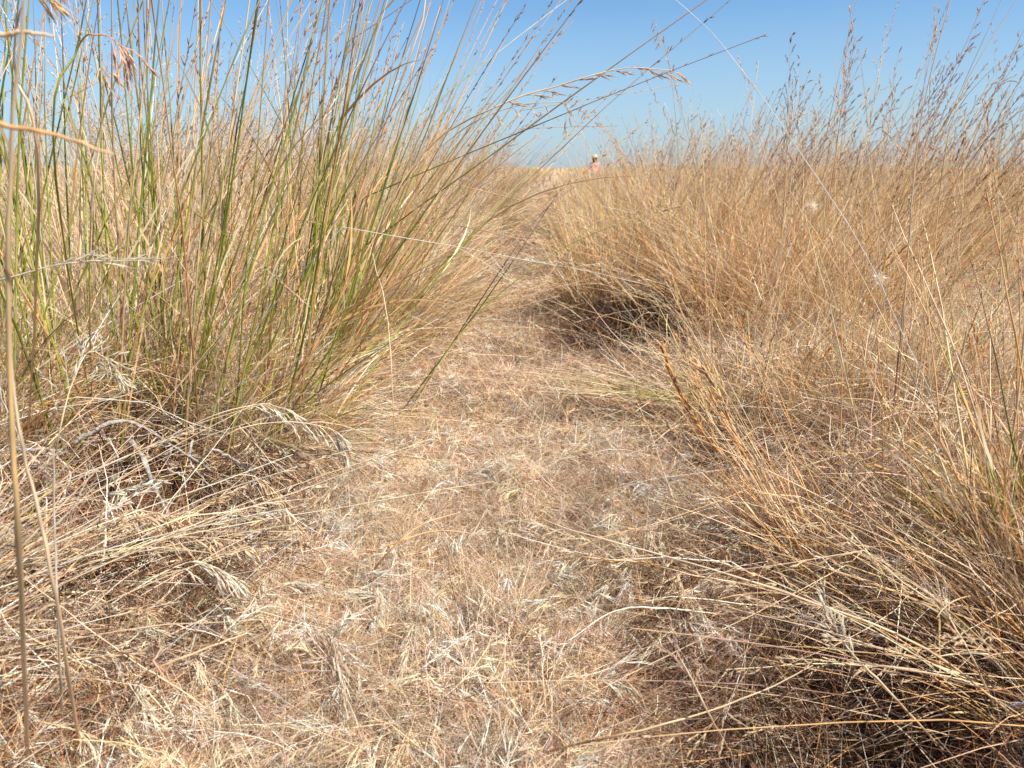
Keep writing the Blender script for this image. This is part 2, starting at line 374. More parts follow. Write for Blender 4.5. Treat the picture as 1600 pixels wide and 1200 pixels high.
def build_mats():
    # trodden path mat and the thatch beside it
    gp, gt = Geo(), Geo()
    for (n, y0, y1, p) in ((230000, .42, 1.25, .4), (230000, 1.25, 4.0, 1.6), (120000, 4.0, 26, 1.9)):
        x, y = scatter(n, y0, y1, p); pd = path_d(x, y)
        on = (pd < rng.normal(.02, .04, n)) & (rng.random(n) > .9 * hollow(x, y))
        m_ = rng.random(n) < .72
        mat_layer(gp, x[on & m_], y[on & m_], (.02, .07), (.0002, .00042), .30, 5, dict(straw=4, tan=4, pink=3.5, rust=1, brown=.5, orange=.7, white=2), .85, .98)
        mat_layer(gp, x[on & ~m_], y[on & ~m_], (.015, .05), (.0004, .0008), .46, 4, dict(straw=4, white=5, pink=2, tan=1.5), .5, 1.1)
        off = ~on
        keep = off & (rng.random(n) < np.clip(.95 - 1.15 * hollow(x, y), .04, 1))
        x2, y2 = x[keep], y[keep]
        dark = np.clip(pd[keep] / .3, 0, 1)
        mat_layer(gt, x2, y2, (.025, .10), (.0003, .0008), .42, 4, dict(straw=1.6, tan=3, orange=2, grey=1, rust=3, brown=3, pink=1.5), .5, .85)
    # longer fallen straws lying criss-cross on the banks
    for (n, y0, y1, p, Lr, wr) in ((5200, .5, 1.6, .6, (.06, .22), (.0004, .0009)), (9000, 1.3, 5, 1.4, (.06, .22), (.0005, .0009))):
        x, y = scatter(n, y0, y1, p); pd = path_d(x, y); ok = (pd > -.03) | (rng.random(n) < .06); x, y = x[ok], y[ok]
        mat_layer(gt, x, y, Lr, wr, .22, 6, dict(straw=4, white=2.5, tan=3, orange=1.5, rust=.8, grey=1, pink=1), .3)
    # raised tangle of dead straw heaped along both banks
    def tangle(n, x0, x1, y0, y1, zmax, Lr, wr, spec, bias=(0, 0)):
        x = rng.uniform(x0, x1, n); y = rng.uniform(y0, y1, n); pd = path_d(x, y)
        ok = (pd > rng.uniform(-.05, .12, n)) & (rng.random(n) > 1.2 * hollow(x, y)); x, y, pd = x[ok], y[ok], pd[ok]; n = len(x)
        hgt = zmax * np.clip((pd + .06) / .25, .1, 1) * (.55 + .45 * patch(x, y, 9.))
        b = np.stack([x, y, g(x, y) + hgt * rng.random(n) ** 1.2], 1)
        a = rng.uniform(0, 2 * np.pi, n); e = rng.normal(.05, .38, n)
        d = unit(np.stack([np.cos(a) * np.cos(e) + bias[0], np.sin(a) * np.cos(e) + bias[1], np.sin(e)], 1))
        L = rng.uniform(*Lr, n); dr = rng.normal(0, .42, (n, 3)); dr[:, 2] -= .22
        Pc = blades(b, d, L, dr, 7, .02, kink=.4)
        gt.curves(Pc, taper(rng.uniform(*wr, n) * np.exp(rng.normal(0, .3, n)), 7), grad(pick(n, spec, .22), 7, .85, 1.1))
    HEAP = dict(straw=4, white=3.4, tan=3, pink=1.6, grey=.6, orange=.8, rust=.8, brown=.6)
    tangle(26000, -1.1, -.22, .5, 1.75, .11, (.05, .22), (.0003, .0009), HEAP, (.25, .1))
    tangle(24000, -2.2, -.15, 1.5, 4.2, .14, (.07, .24), (.0005, .0011), HEAP, (.2, 0))
    tangle(30000, .25, 1.7, .8, 2.3, .10, (.05, .2), (.0004, .0009), dict(straw=4, white=4, tan=3, pink=2, orange=.8, rust=.4), (-.15, .1))
    tangle(30000, .15, 3.2, 1.9, 4.8, .16, (.07, .24), (.0006, .0012), dict(straw=4, white=1.6, tan=4, pink=2, orange=2.2, gold=1), (-.1, 0))
    tangle(16000, -4, 5, 4.5, 9, .3, (.12, .34), (.0012, .0022), dict(straw=4, white=1.6, tan=4, pink=2, orange=2, gold=1))
    # fallen brome heads: awned husks strewn everywhere
    for (n, y0, y1, p) in ((3600, .45, 1.4, .5), (2200, 1.4, 5, 1.3)):
        x, y = scatter(n, y0, y1, p); a = rng.uniform(0, 2 * np.pi, n)
        for i in range(n):
            pd = path_d(x[i], y[i])
            if hollow(x[i], y[i]) > .35: continue
            ge_ = gp if pd < .03 else gt
            L_ = rng.uniform(.025, .075); h = rng.uniform(.008, .03)
            b = np.array([x[i], y[i], float(g(x[i], y[i])) + h]); d = np.array([math.cos(a[i]), math.sin(a[i]), rng.uniform(-.2, .7)])
            Pc = blades(b[None], unit(d)[None], np.array([L_]), rng.normal(0, .2, (1, 3)), 5)[0]
            c = pick(1, dict(white=6, straw=3, tan=.6, pink=.6))[0]
            ge_.curves(Pc[None], np.full((1, 5), .0003), c[None])
            head_brome(ge_, Pc, c, .25, int(rng.integers(3, 9)), rng.uniform(.012, .026), .0009, .018, .32, .1, .005)
    for (n, y0, y1, p) in ((2600, .45, 1.3, .4), (2600, 1.3, 4.0, 1.2), (900, 4, 12, 1.8)):
        x, y = scatter(n, y0, y1, p); kp = hollow(x, y) < .3; x, y = x[kp], y[kp]; on = path_d(x, y) < .03
        starbursts(gp, x[on], y[on], (.014, .04), 11, (.0004, .0009))
        starbursts(gt, x[~on], y[~on], (.02, .05), 10, spec=dict(white=2, straw=3, tan=2, grey=1))
    tag(obj("trodden_grass", gp, M_MAT), "flattened pale dry grass matted over the trodden path", "dry grass", kind="stuff")
    tag(obj("matted_grass", gt, M_MAT), "tangled dead thatch lying between the tussocks beside the path", "dry grass", kind="stuff")
build_mats()

def standing(geo, x, y, hr, wr, spec, lean=(.12, 0, 0), spread=.3, K=4, hk=None, lo=.7, hi=1.15):
    n = len(x); base = np.stack([x, y, g(x, y)], 1)
    d = np.stack([rng.normal(lean[0], spread, n), rng.normal(lean[1], spread, n), np.ones(n)], 1); d = unit(d)
    L = rng.uniform(*hr, n)
    if hk is not None: L = L * hk
    dr = rng.normal(0, .14, (n, 3)); dr[:, 0] += .08; dr[:, 2] -= .12
    Pc = blades(base, d, L, dr, K, kink=.25 if K > 3 else 0)
    c = pick(n, spec, .2); pt = patch(x, y, 2.3)[:, None]
    c = c * (1 + .12 * pt)
    geo.curves(Pc, taper(rng.uniform(*wr, n) * np.maximum(1, y / 1.5), K), grad(c, K, lo, hi))
    return Pc
def build_standing():
    ge = Geo()
    palewarm = dict(straw=4, tan=3, white=2, pink=1.5, orange=1)
    warm = dict(tan=3, straw=2.4, gold=2.2, orange=2.6, pink=1, rust=.5, white=.6)
    pale = dict(straw=3.4, tan=3, white=1.5, gold=1.6, grey=.8, pink=1.2, orange=.6)
    for (n, y0, y1, p, hr) in ((52000, .75, 2.2, .8, (.06, .20)), (110000, 2.2, 6, 1.3, (.12, .36)), (120000, 6, 26, 1.8, (.22, .46))):
        x, y = scatter(n, y0, y1, p); pd = path_d(x, y)
        clump = .5 + .5 * patch(x, y, 7.)
        ok = (pd > np.where(y > 3, .0, .03)) & (hollow(x, y) < .35) & (rng.random(n) < np.clip(pd / .25, .05, 1) * (.35 + .65 * clump))
        x, y, pd = x[ok], y[ok], pd[ok]
        hk = np.clip(.35 + pd / .7, .35, 1)
        r_ = x > 0
        near = y < 2.6
        for sel, sp in ((r_ & ~near, warm), (r_ & near & (rng.random(len(x)) < .6), palewarm), (~r_, pale)):
            standing(ge, x[sel], y[sel], hr, (.0004, .0009), sp, hk=hk[sel])
    tag(obj("standing_grass", ge, M_BLADE), "short standing dry grass filling the gaps between tussocks", "dry grass", kind="stuff")
    gf = Geo()
    for (n, y0, y1, hr, wr) in ((60000, 24, 70, (.25, .5), (.0009, .0018)), (40000, 70, 260, (.3, .55), (.0012, .003)), (22000, 260, 900, (.3, .6), (.002, .005))):
        x, y = scatter(n, y0, y1, 2); ok = (path_d(x, y) > .1) | (rng.random(n) < .08)
        x, y = x[ok], y[ok]
        standing(gf, x, y, hr, wr, dict(tan=3, straw=4, gold=2, orange=1.2, pink=1), K=3, lo=.85)
    tag(obj("distant_grass", gf, M_FAR), "dry grassland fading into a tan band at the horizon", "dry grass", kind="stuff")
build_standing()

# ================================================================== tussocks
STALK_COLS = dict(
    green=[(0, 'tan'), (.1, 'olive'), (.3, 'green'), (.55, 'olive'), (.75, 'orange'), (1, 'pink')],
    dgreen=[(0, 'olive'), (.25, 'green'), (.6, 'dgreen'), (.85, 'purple'), (1, 'purple')],
    lime=[(0, 'straw'), (.2, 'lime'), (.6, 'green'), (1, 'straw')],
    tan=[(0, 'orange'), (.3, 'tan'), (1, 'straw')],
    rust=[(0, 'rust'), (.4, 'orange'), (.8, 'tan'), (1, 'pink')],
    orange=[(0, 'olive'), (.15, 'orange'), (.6, 'orange'), (1, 'tan')],
    brown=[(0, 'olive'), (.3, 'brown'), (.8, 'purple'), (1, 'tan')],
    gold=[(0, 'straw'), (.4, 'gold'), (1, 'straw')],
    white=[(0, 'straw'), (.4, 'white'), (1, 'white')],
    straw=[(0, 'tan'), (.5, 'straw'), (1, 'straw')])
def cols_of(kind):
    j = 1 + rng.normal(0, .1)
    return [(t, np.clip(PAL[c] * j, .01, .9)) for t, c in STALK_COLS[kind]]

def clear_of_hollows(Pc):
    t = Pc[:, -1]; return ~((hollow(t[:, 0], t[:, 1]) > .4) & (t[:, 2] < .17)) & ~(hollow(Pc[:, 2, 0], Pc[:, 2, 1]) > .6)
def tussock(px, py, label, r=.08, n_leaf=2500, leafL=(.15, .4), leafw=(.0004, .0009), leaf_spec=DRYMIX, lspread=.5, lean=(.1, 0),
            stems=(), group=None, name="grass_tussock", pos=None, keep=False):
    c = G(px, py) if pos is None else np.array([pos[0], pos[1], float(g(*pos))])
    root = empty(name, c, label, "grass tussock", group)
    # basal leaves: one fine mass
    n = n_leaf; a = rng.uniform(0, 2 * np.pi, n); q = np.sqrt(rng.random(n)) * r
    off = np.stack([np.cos(a) * q, np.sin(a) * q], 1)
    b = np.stack([c[0] + off[:, 0], c[1] + off[:, 1], np.zeros(n)], 1); b[:, 2] = g(b[:, 0], b[:, 1]) - .002
    out = off / r
    d = np.stack([out[:, 0] * lspread + rng.normal(lean[0], .24, n), out[:, 1] * lspread + rng.normal(lean[1], .24, n), np.ones(n)], 1)
    d = unit(d); L = rng.uniform(*leafL, n) * (1 - .25 * np.hypot(*out.T))
    dr = d * np.array([.35, .35, 0]) + rng.normal(0, .2, (n, 3)); dr[:, 2] -= rng.uniform(.05, .45, n)
    L = L * np.where(rng.random(n) < .3, rng.uniform(.3, .8, n), 1)
    ge = Geo(); Pc = blades(b, d, L, dr, 7, kink=.3)
    Pc = Pc if keep else Pc[clear_of_hollows(Pc)]; nk = len(Pc)
    ge.curves(Pc, taper(rng.uniform(*leafw, nk) * np.exp(rng.normal(0, .35, nk)), 7), grad(pick(nk, leaf_spec, .25), 7, .7, 1.15))
    # skirt of dead blades around the foot
    m = n // 3; a = rng.uniform(0, 2 * np.pi, m)
    b = np.stack([c[0] + np.cos(a) * r, c[1] + np.sin(a) * r, np.zeros(m)], 1); b[:, 2] = g(b[:, 0], b[:, 1]) + rng.uniform(0, .03, m)
    d = unit(np.stack([np.cos(a) + rng.normal(0, .5, m), np.sin(a) + rng.normal(0, .5, m), rng.uniform(.05, .8, m)], 1))
    Pc = blades(b, d, rng.uniform(.06, .2, m), np.tile([0, 0, -.5], (m, 1)) + rng.normal(0, .2, (m, 3)), 4)
    Pc = Pc if keep else Pc[clear_of_hollows(Pc)]; m = len(Pc)
    ge.curves(Pc, taper(rng.uniform(*leafw, m), 4),
              grad(pick(m, dict(shade_brown=5, brown=3) if keep else dict(straw=2, grey=2, white=1, tan=2, brown=1)), 4))  # with keep, the skirt takes the painted shade colour too
    tag(obj("basal_leaves", ge, M_BLADE, root, c), kind="stuff")
    for s in stems: stem_set(root, c, r, **s)
    return root, c
def stem_set(root, c, r, n, L, rad=(.0007, .0011), kinds=('tan',), lean=(0, 0), spread=.25, droop=.12, head='narrow', head_col='tan', head_p=1., hk=None, rk=1., dirs=None, yspread=None):
    for i in range(n):
        a = rng.uniform(0, 2 * np.pi); q = math.sqrt(rng.random()) * r * rk
        o = np.array([math.cos(a) * q, math.sin(a) * q]); x, y = c[0] + o[0], c[1] + o[1]
        b = np.array([x, y, float(g(x, y)) - .003])
        d = unit(np.array([rng.normal(lean[0], spread) + o[0] / r * .12, rng.normal(lean[1], yspread if yspread is not None else spread) + o[1] / r * .12, 1.]))
        ln = rng.uniform(*L); h = np.array([d[0], d[1], 0.])
        dr = h * rng.uniform(.3, 1) * droop * 2 + np.append(rng.normal(0, .05, 2), -rng.uniform(.2, 1) * droop)
        Pc = blades(b[None], d[None], np.array([ln]), dr[None], 12)[0]
        Pc[1:] += np.cumsum(rng.normal(0, .0012, (11, 3)), 0)
        if rng.random() < .18:                                    # broken over
            kk = int(rng.integers(4, 10)); kv = rng.normal(0, .5, 3) + np.array([0, 0, -.5])
            Pc[kk + 1:] += kv * (np.arange(1, 12 - kk)[:, None] / 11) * ln
            Pc[1:, 2] = np.maximum(Pc[1:, 2], g(Pc[1:, 0], Pc[1:, 1]) + .004)
        kd = kinds[rng.integers(len(kinds))]
        rr = rng.uniform(*rad)
        ge, C = stalk_geo(Pc, rr, cols_of(kd))
        if rng.random() < .55:                                   # a leaf blade leaving the stalk
            p, T = sample(Pc, np.array([rng.uniform(.15, .5)]))
            bl = blades(p, unit(T + rng.normal(0, .22, (1, 3))), np.array([ln * rng.uniform(.2, .4)]), rng.normal(0, .15, (1, 3)) - np.array([[0, 0, .15]]), 6)
            ge.curves(bl, taper(np.array([rr * 1.3]), 6), pick(1, dict(tan=2, orange=1, straw=2, olive=.6)))
        st = obj("stem", ge, M_STALK, root, c)
        if head and rng.random() < head_p:
            gh = Geo(); hc = PAL[head_col if isinstance(head_col, str) else head_col[rng.integers(len(head_col))]]
            HEADS[head](gh, Pc, hc, **(hk or {}))
            obj("seed_head", gh, M_HEAD, st, c)

LEFT_LEAF = dict(tan=3, orange=2.2, straw=3.4, olive=1.2, green=1, rust=1, white=1.4, lime=.8, pink=1)
RIGHT_LEAF = dict(orange=5, gold=2.4, tan=3.4, straw=1.8, rust=.6, pink=1.2)
PALE_LEAF = dict(straw=3, white=1.6, tan=3, grey=1.6, pink=1, orange=.7)

GRP_L = "green stemmed tussocks left of the path"
GRP_R = "orange tan tussocks right of the path"
BACK_LEAF = dict(straw=3, tan=3, gold=2, pink=1.4, orange=1.4, white=1, olive=.6)
tussock(478, 628, "green bunchgrass leaning right over the path, stems densest at its narrow foot", .05, 1100, (.10, .34), leafw=(.0007, .0013), leaf_spec=LEFT_LEAF, lspread=.35, lean=(.3, 0),
        stems=[dict(n=46, L=(.6, 1.1), rad=(.0010, .0017), kinds=('green', 'green', 'lime', 'dgreen', 'lime'), lean=(.2, .0), spread=.09, droop=.06, head=None),
               dict(n=34, L=(.75, 1.1), rad=(.0009, .0015), kinds=('green', 'dgreen', 'rust', 'lime', 'rust'), lean=(.5, .05), spread=.15, droop=.08, head='narrow', head_col=('pink', 'purple', 'tan'), hk=dict(n=16, L=.010, r=.0010)),
               dict(n=16, L=(.35, .6), rad=(.0009, .0014), kinds=('rust',), lean=(1.1, .1), spread=.28, droop=.2, head='branchy', head_col='tan', hk=dict(BL=.03))], group=GRP_L)
tussock(330, 640, "broad bunchgrass of mixed rusty and green stems beside the grey dead twigs", .18, 2600, (.10, .36), leafw=(.0006, .0013), leaf_spec=LEFT_LEAF, lspread=.45, lean=(.12, 0),
        stems=[dict(n=60, L=(.6, 1.1), rad=(.0010, .0018), kinds=('green', 'lime', 'rust', 'tan', 'dgreen', 'green'), lean=(.24, 0), spread=.14, droop=.07, head='narrow', head_col=('pink', 'straw'), head_p=.8, hk=dict(n=16, L=.010, r=.001)),
               dict(n=32, L=(.45, .85), rad=(.0008, .0014), kinds=('rust', 'orange'), lean=(.5, .05), spread=.22, droop=.12, head='narrow', head_col='orange', hk=dict(n=16, L=.010, r=.001))], group=GRP_L)
tussock(120, 650, "upright green bunchgrass behind the drooping bleached seed head", .19, 2300, (.10, .34), leafw=(.0006, .0013), leaf_spec=LEFT_LEAF, lspread=.4, lean=(0, 0),
        stems=[dict(n=70, L=(.6, 1.05), rad=(.0009, .0017), kinds=('green', 'green', 'lime', 'straw', 'dgreen', 'tan'), lean=(.03, 0), spread=.12, droop=.05, head='narrow', head_col=('straw', 'pink'), head_p=.6, hk=dict(n=16, L=.010, r=.001)),
               dict(n=22, L=(.7, .95), rad=(.0007, .0011), kinds=('white', 'straw'), lean=(.1, .1), spread=.28, droop=.12, head='branchy', head_col='white', hk=dict(BL=.07, open_=.55, r=.0009, n=12))], group=GRP_L)
tussock(-60, 700, "green bunchgrass cut by the left edge of the photo", .10, 1500, (.12, .4), leafw=(.0006, .0012), leaf_spec=LEFT_LEAF, lspread=.4, lean=(.1, 0),
        stems=[dict(n=34, L=(.6, 1.0), rad=(.0009, .0016), kinds=('green', 'dgreen', 'tan', 'lime'), lean=(.1, 0), spread=.18, droop=.06, head='narrow', head_col='straw', head_p=.7)], group=GRP_L)
for (px, py, lab, sp, sl) in ((230, 540, "pale dry tussock hidden behind the green upright stems", .5, .2), (520, 520, "rusty dry tussock behind the leaning green bunchgrass", .55, .2),
                          (20, 520, "straw coloured tussock deep behind the left edge stems", .5, .1), (600, 480, "grey brown feathery tussock at the left shoulder of the path", .5, .1),
                          (400, 470, "feathery blond tussock filling the gap behind the mixed rusty stems", .6, .15), (640, 385, "golden mounded tussock crowding the path's left edge farther on", .5, .05),
                          (500, 400, "tall blond tussock with pale plumes behind the grey brown one", .6, .15),
                          (700, 352, "tall golden tussock whose plumes top the skyline left of the path", .45, .12), (745, 322, "farthest plumed tussock close against the path's left edge", .45, .1)):
    fz = 1.45 if py < 360 else 1.0
    tussock(px, py, lab, .26 * fz, 3800, (.22 * fz, .55 * fz), leafw=(.0008 * fz * fz, .0015 * fz * fz), leaf_spec=BACK_LEAF, lspread=sp,
            stems=[dict(n=44, L=(.5 * fz ** .6, .84 * fz ** .6), rad=(.0008 * fz, .0012 * fz), kinds=('tan', 'rust', 'straw', 'straw'), lean=(sl, 0), spread=.28, droop=.14, head='branchy', head_col=('straw', 'white', 'pink', 'tan'), hk=dict(BL=.06, per=5, n=10, r=.0010, L=.008, open_=.4))],
            group="dry tussocks behind the green ones")

tussock(1240, 535, "big orange tussock with upright wiry stems in the middle right", .30, 4200, (.14, .5), leafw=(.0006, .0013), leaf_spec=RIGHT_LEAF, lspread=.3, lean=(.10, .1),
        stems=[dict(n=80, L=(.5, .88), rad=(.0008, .0013), kinds=('orange', 'orange', 'tan', 'straw'), lean=(.14, 0), spread=.27, droop=.09, head='branchy', head_col=('purple', 'pink', 'tan', 'straw'), hk=dict(n=11, BL=.045, L=.009, r=.0009, open_=.3, t0=.7)),
               dict(n=34, L=(.4, .62), rad=(.0007, .0011), kinds=('tan', 'straw', 'orange'), lean=(-.95, -.1), spread=.28, droop=.22, head='narrow', head_col='straw', hk=dict(n=14, t0=.78, L=.010, r=.001))], group=GRP_R)
tussock(1030, 532, "tussock foot in painted shade colour filling the hollow beside the path", .18, 9000, (.07, .20), leafw=(.0009, .0018), leaf_spec=dict(shade_brown=9, brown=2), lspread=.9, lean=(-.2, -.2), keep=True,
        stems=[dict(n=16, L=(.2, .4), rad=(.0006, .001), kinds=('straw', 'tan', 'rust'), lean=(-.9, -.3), spread=.6, droop=.2, head='narrow', head_col='straw')], group=GRP_R)  # near-black blades stand in for the shade inside this hollow
tussock(1165, 515, "low tan tussock whose flopped leaves roof the dark hollow by the path", .10, 3000, (.16, .42), leafw=(.0010, .0019), leaf_spec=dict(tan=4, straw=2, rust=1.5, orange=2, brown=1, pink=1), lspread=.35, lean=(-.1, .25),
        stems=[dict(n=26, L=(.3, .55), rad=(.0008, .0012), kinds=('tan', 'straw', 'orange', 'rust'), lean=(-1.3, -.2), spread=.4, droop=.25, head='narrow', head_col='straw', hk=dict(n=14, t0=.78, L=.011, r=.001))], group=GRP_R)
tussock(1085, 430, "tan tussock arching over the dark hollow beside the path", .24, 5200, (.25, .62), leafw=(.0009, .0016), leaf_spec=dict(tan=4, straw=3, gold=2, orange=2, pink=1), lspread=.6,
        stems=[dict(n=64, L=(.5, .86), rad=(.0009, .0014), kinds=('tan', 'orange', 'straw'), lean=(.08, 0), spread=.24, droop=.08, head='narrow', head_col=('pink', 'tan', 'straw'), hk=dict(n=20, L=.012, r=.0012, t0=.7))], group=GRP_R)
tussock(1120, 385, "blond feathery tussock behind the tan one, tips well above the horizon", .25, 4000, (.3, .66), leafw=(.001, .0018), leaf_spec=dict(tan=4, straw=3, gold=2, orange=2, pink=1), lspread=.5,
        stems=[dict(n=60, L=(.6, .95), rad=(.001, .0015), kinds=('tan', 'orange', 'straw'), lean=(.08, 0), spread=.24, droop=.07, head='branchy', head_col=('pink', 'tan', 'straw'), hk=dict(BL=.05, r=.0011, n=9, open_=.25))], group=GRP_R)
tussock(1330, 470, "glowing orange tussock behind the bleached slanting straw", .27, 5000, (.2, .56), leafw=(.0008, .0015), leaf_spec=RIGHT_LEAF, lspread=.6, lean=(.15, 0),
        stems=[dict(n=56, L=(.5, .92), rad=(.0009, .0014), kinds=('orange', 'rust', 'tan', 'tan'), lean=(.42, 0), spread=.24, droop=.1, head='narrow', head_col=('purple', 'orange', 'tan', 'rust'), hk=dict(n=30, L=.015, r=.0014, t0=.74)),
               dict(n=9, L=(.95, 1.25), rad=(.0009, .0013), kinds=('rust', 'tan', 'brown'), lean=(.2, 0), spread=.2, droop=.06, head='narrow', head_col=('pink', 'tan', 'purple'), hk=dict(n=26, L=.013, r=.0012, t0=.78))], group=GRP_R)
tussock(1520, 440, "tan tussock with dark purplish seed heads by the right edge", .27, 4200, (.18, .46), leafw=(.0008, .0015), leaf_spec=dict(tan=4, straw=3, orange=2, gold=2, pink=1), lspread=.7, lean=(.15, 0),
        stems=[dict(n=50, L=(.5, .92), rad=(.0009, .0014), kinds=('tan', 'brown', 'rust'), lean=(.5, 0), spread=.28, droop=.14, head='narrow', head_col=('purple', 'tan', 'rust'), hk=dict(n=30, L=.016, r=.0015, t0=.74)),
               dict(n=9, L=(.9, 1.25), rad=(.0009, .0013), kinds=('tan', 'brown', 'straw'), lean=(.35, 0), spread=.25, droop=.08, head='branchy', head_col=('pink', 'tan'), hk=dict(BL=.04, r=.001))], group=GRP_R)
tussock(1140, 640, "flattened yellow green tuft sprayed leftward across the path", .03, 260, (.08, .22), leaf_spec=dict(lime=2, straw=3, gold=2), lspread=.6, lean=(-1.2, 0),
        stems=[dict(n=44, L=(.25, .46), rad=(.0006, .0009), kinds=('lime', 'straw', 'straw', 'straw'), lean=(-3.6, .2), spread=.5, yspread=.4, droop=.12, head='narrow', head_col='straw', head_p=.6)], group=GRP_R)
tussock(1290, 905, "rust orange tuft leaning up and left in the lower right", .05, 500, (.06, .2), leafw=(.0005, .001), leaf_spec=RIGHT_LEAF, lspread=.6, lean=(-.35, .2),
        stems=[dict(n=24, L=(.2, .40), rad=(.0006, .0010), kinds=('orange', 'rust', 'tan', 'orange'), lean=(-.6, .35), spread=.2, droop=.06, head='narrow', head_col=('orange', 'tan'), hk=dict(n=18, L=.010, r=.0009))], group=GRP_R)
tussock(1430, 760, "sparse tuft of thin upright straws in the right hand litter", .12, 500, (.05, .18), leafw=(.0006, .001), leaf_spec=RIGHT_LEAF, lspread=.7, lean=(0, 0),
        stems=[dict(n=22, L=(.2, .5), rad=(.0006, .0011), kinds=('tan', 'orange', 'straw', 'rust'), lean=(-.03, .0), spread=.15, droop=.05, head='narrow', head_col=('straw', 'tan'), head_p=.7)], group=GRP_R)
for (px_, py_, lab, nn) in ((1330, 640, "loose golden tuft standing on the pale litter below the orange tussock", 900), (1530, 620, "loose golden tuft by the right edge above the coarse brown tussock", 1100), (1180, 690, "thin golden tuft just above the orange pair of narrow heads", 500)):
    tussock(px_, py_, lab, .12, nn, (.08, .32), leafw=(.0006, .0012), leaf_spec=dict(orange=3, gold=3, tan=3, straw=3), lspread=.6, lean=(.05, 0),
            stems=[dict(n=24, L=(.2, .55), rad=(.0006, .0010), kinds=('orange', 'tan', 'straw', 'tan'), lean=(.05, 0), spread=.25, droop=.1, head='narrow', head_col=('straw', 'tan', 'orange'), hk=dict(n=16, L=.010, r=.001))], group=GRP_R)
tussock(1600, 900, "coarse brown and green tussock standing at the right edge", .06, 1100, (.1, .3), leafw=(.0007, .0014), leaf_spec=dict(orange=3, tan=3, olive=1.6, straw=2, brown=1), lspread=.5, lean=(-.05, 0),
        stems=[dict(n=44, L=(.2, .5), rad=(.0009, .0016), kinds=('tan', 'orange', 'brown', 'dgreen', 'green'), lean=(.02, .1), spread=.3, droop=.1, head='narrow', head_col=('tan', 'orange'), head_p=.7)], group=GRP_R)
tussock(1660, 1090, "dense tan tussock sweeping left over the dark hollow at the bottom right corner", .07, 1500, (.1, .3), leafw=(.0004, .0009), leaf_spec=dict(tan=4, straw=2.4, orange=2, gold=2, brown=1, pink=1), lspread=.7, lean=(-.7, .25),
        stems=[dict(n=54, L=(.16, .42), rad=(.0004, .0009), kinds=('tan', 'straw', 'orange', 'brown'), lean=(-1.5, .25), spread=.9, yspread=.6, droop=.2, head='branchy', head_col='straw', head_p=.35, hk=dict(BL=.02)),
               dict(n=36, L=(.2, .38), rad=(.0005, .0009), kinds=('tan', 'straw', 'orange'), lean=(-.7, .5), spread=.5, droop=.15, head='narrow', head_col='straw', head_p=.6)], group=GRP_R)
tussock(-160, 1010, "dead straw tussock spraying long pale stems in from the lower left edge", .08, 500, (.08, .24), leaf_spec=PALE_LEAF, lspread=.8, lean=(.5, .2),
        stems=[dict(n=30, L=(.18, .44), rad=(.0004, .0009), kinds=('straw', 'straw', 'white', 'tan'), lean=(1.4, .6), spread=.6, yspread=.6, droop=.2, head='branchy', head_col=('straw', 'white'), head_p=.5, hk=dict(BL=.018, n=10, L=.008, r=.001, t0=.8))],
        group="dead tussocks at the lower left")

tussock(130, 850, "short blades in painted shade colour showing between the pale straws at the lower left", .17, 3200, (.03, .075), leafw=(.0006, .0013), leaf_spec=dict(shade_brown=7, brown=4, rust=1.5), lspread=1.4, keep=True, group="dead tussocks at the lower left")  # blade colour paints the shaded gaps between the straws
tussock(300, 770, "small tuft in painted shade colour right under the grey twigs", .10, 1500, (.03, .07), leafw=(.0006, .0013), leaf_spec=dict(shade_brown=6, brown=4, rust=3), lspread=1.4, keep=True, group="dead tussocks at the lower left")  # shade below the twigs, put into the blade colour
tussock(1250, 1075, "low tuft in painted shade colour in the bottom right hollow beneath sweeping straws", .13, 2600, (.02, .06), leafw=(.0005, .001), leaf_spec=dict(shade_brown=6, brown=4, rust=2), lspread=1.4, keep=True, group="painted shade tufts at the lower right")  # dark blades paint the hollow's shade beneath the straws
tussock(1165, 745, "small tuft in painted shade colour among pale litter below the orange pair", .06, 700, (.02, .06), leafw=(.0005, .001), leaf_spec=dict(shade_brown=5, brown=4, rust=4), lspread=1.4, keep=True, group="painted shade tufts at the lower right")  # a patch of shade in the litter, painted as dark blades

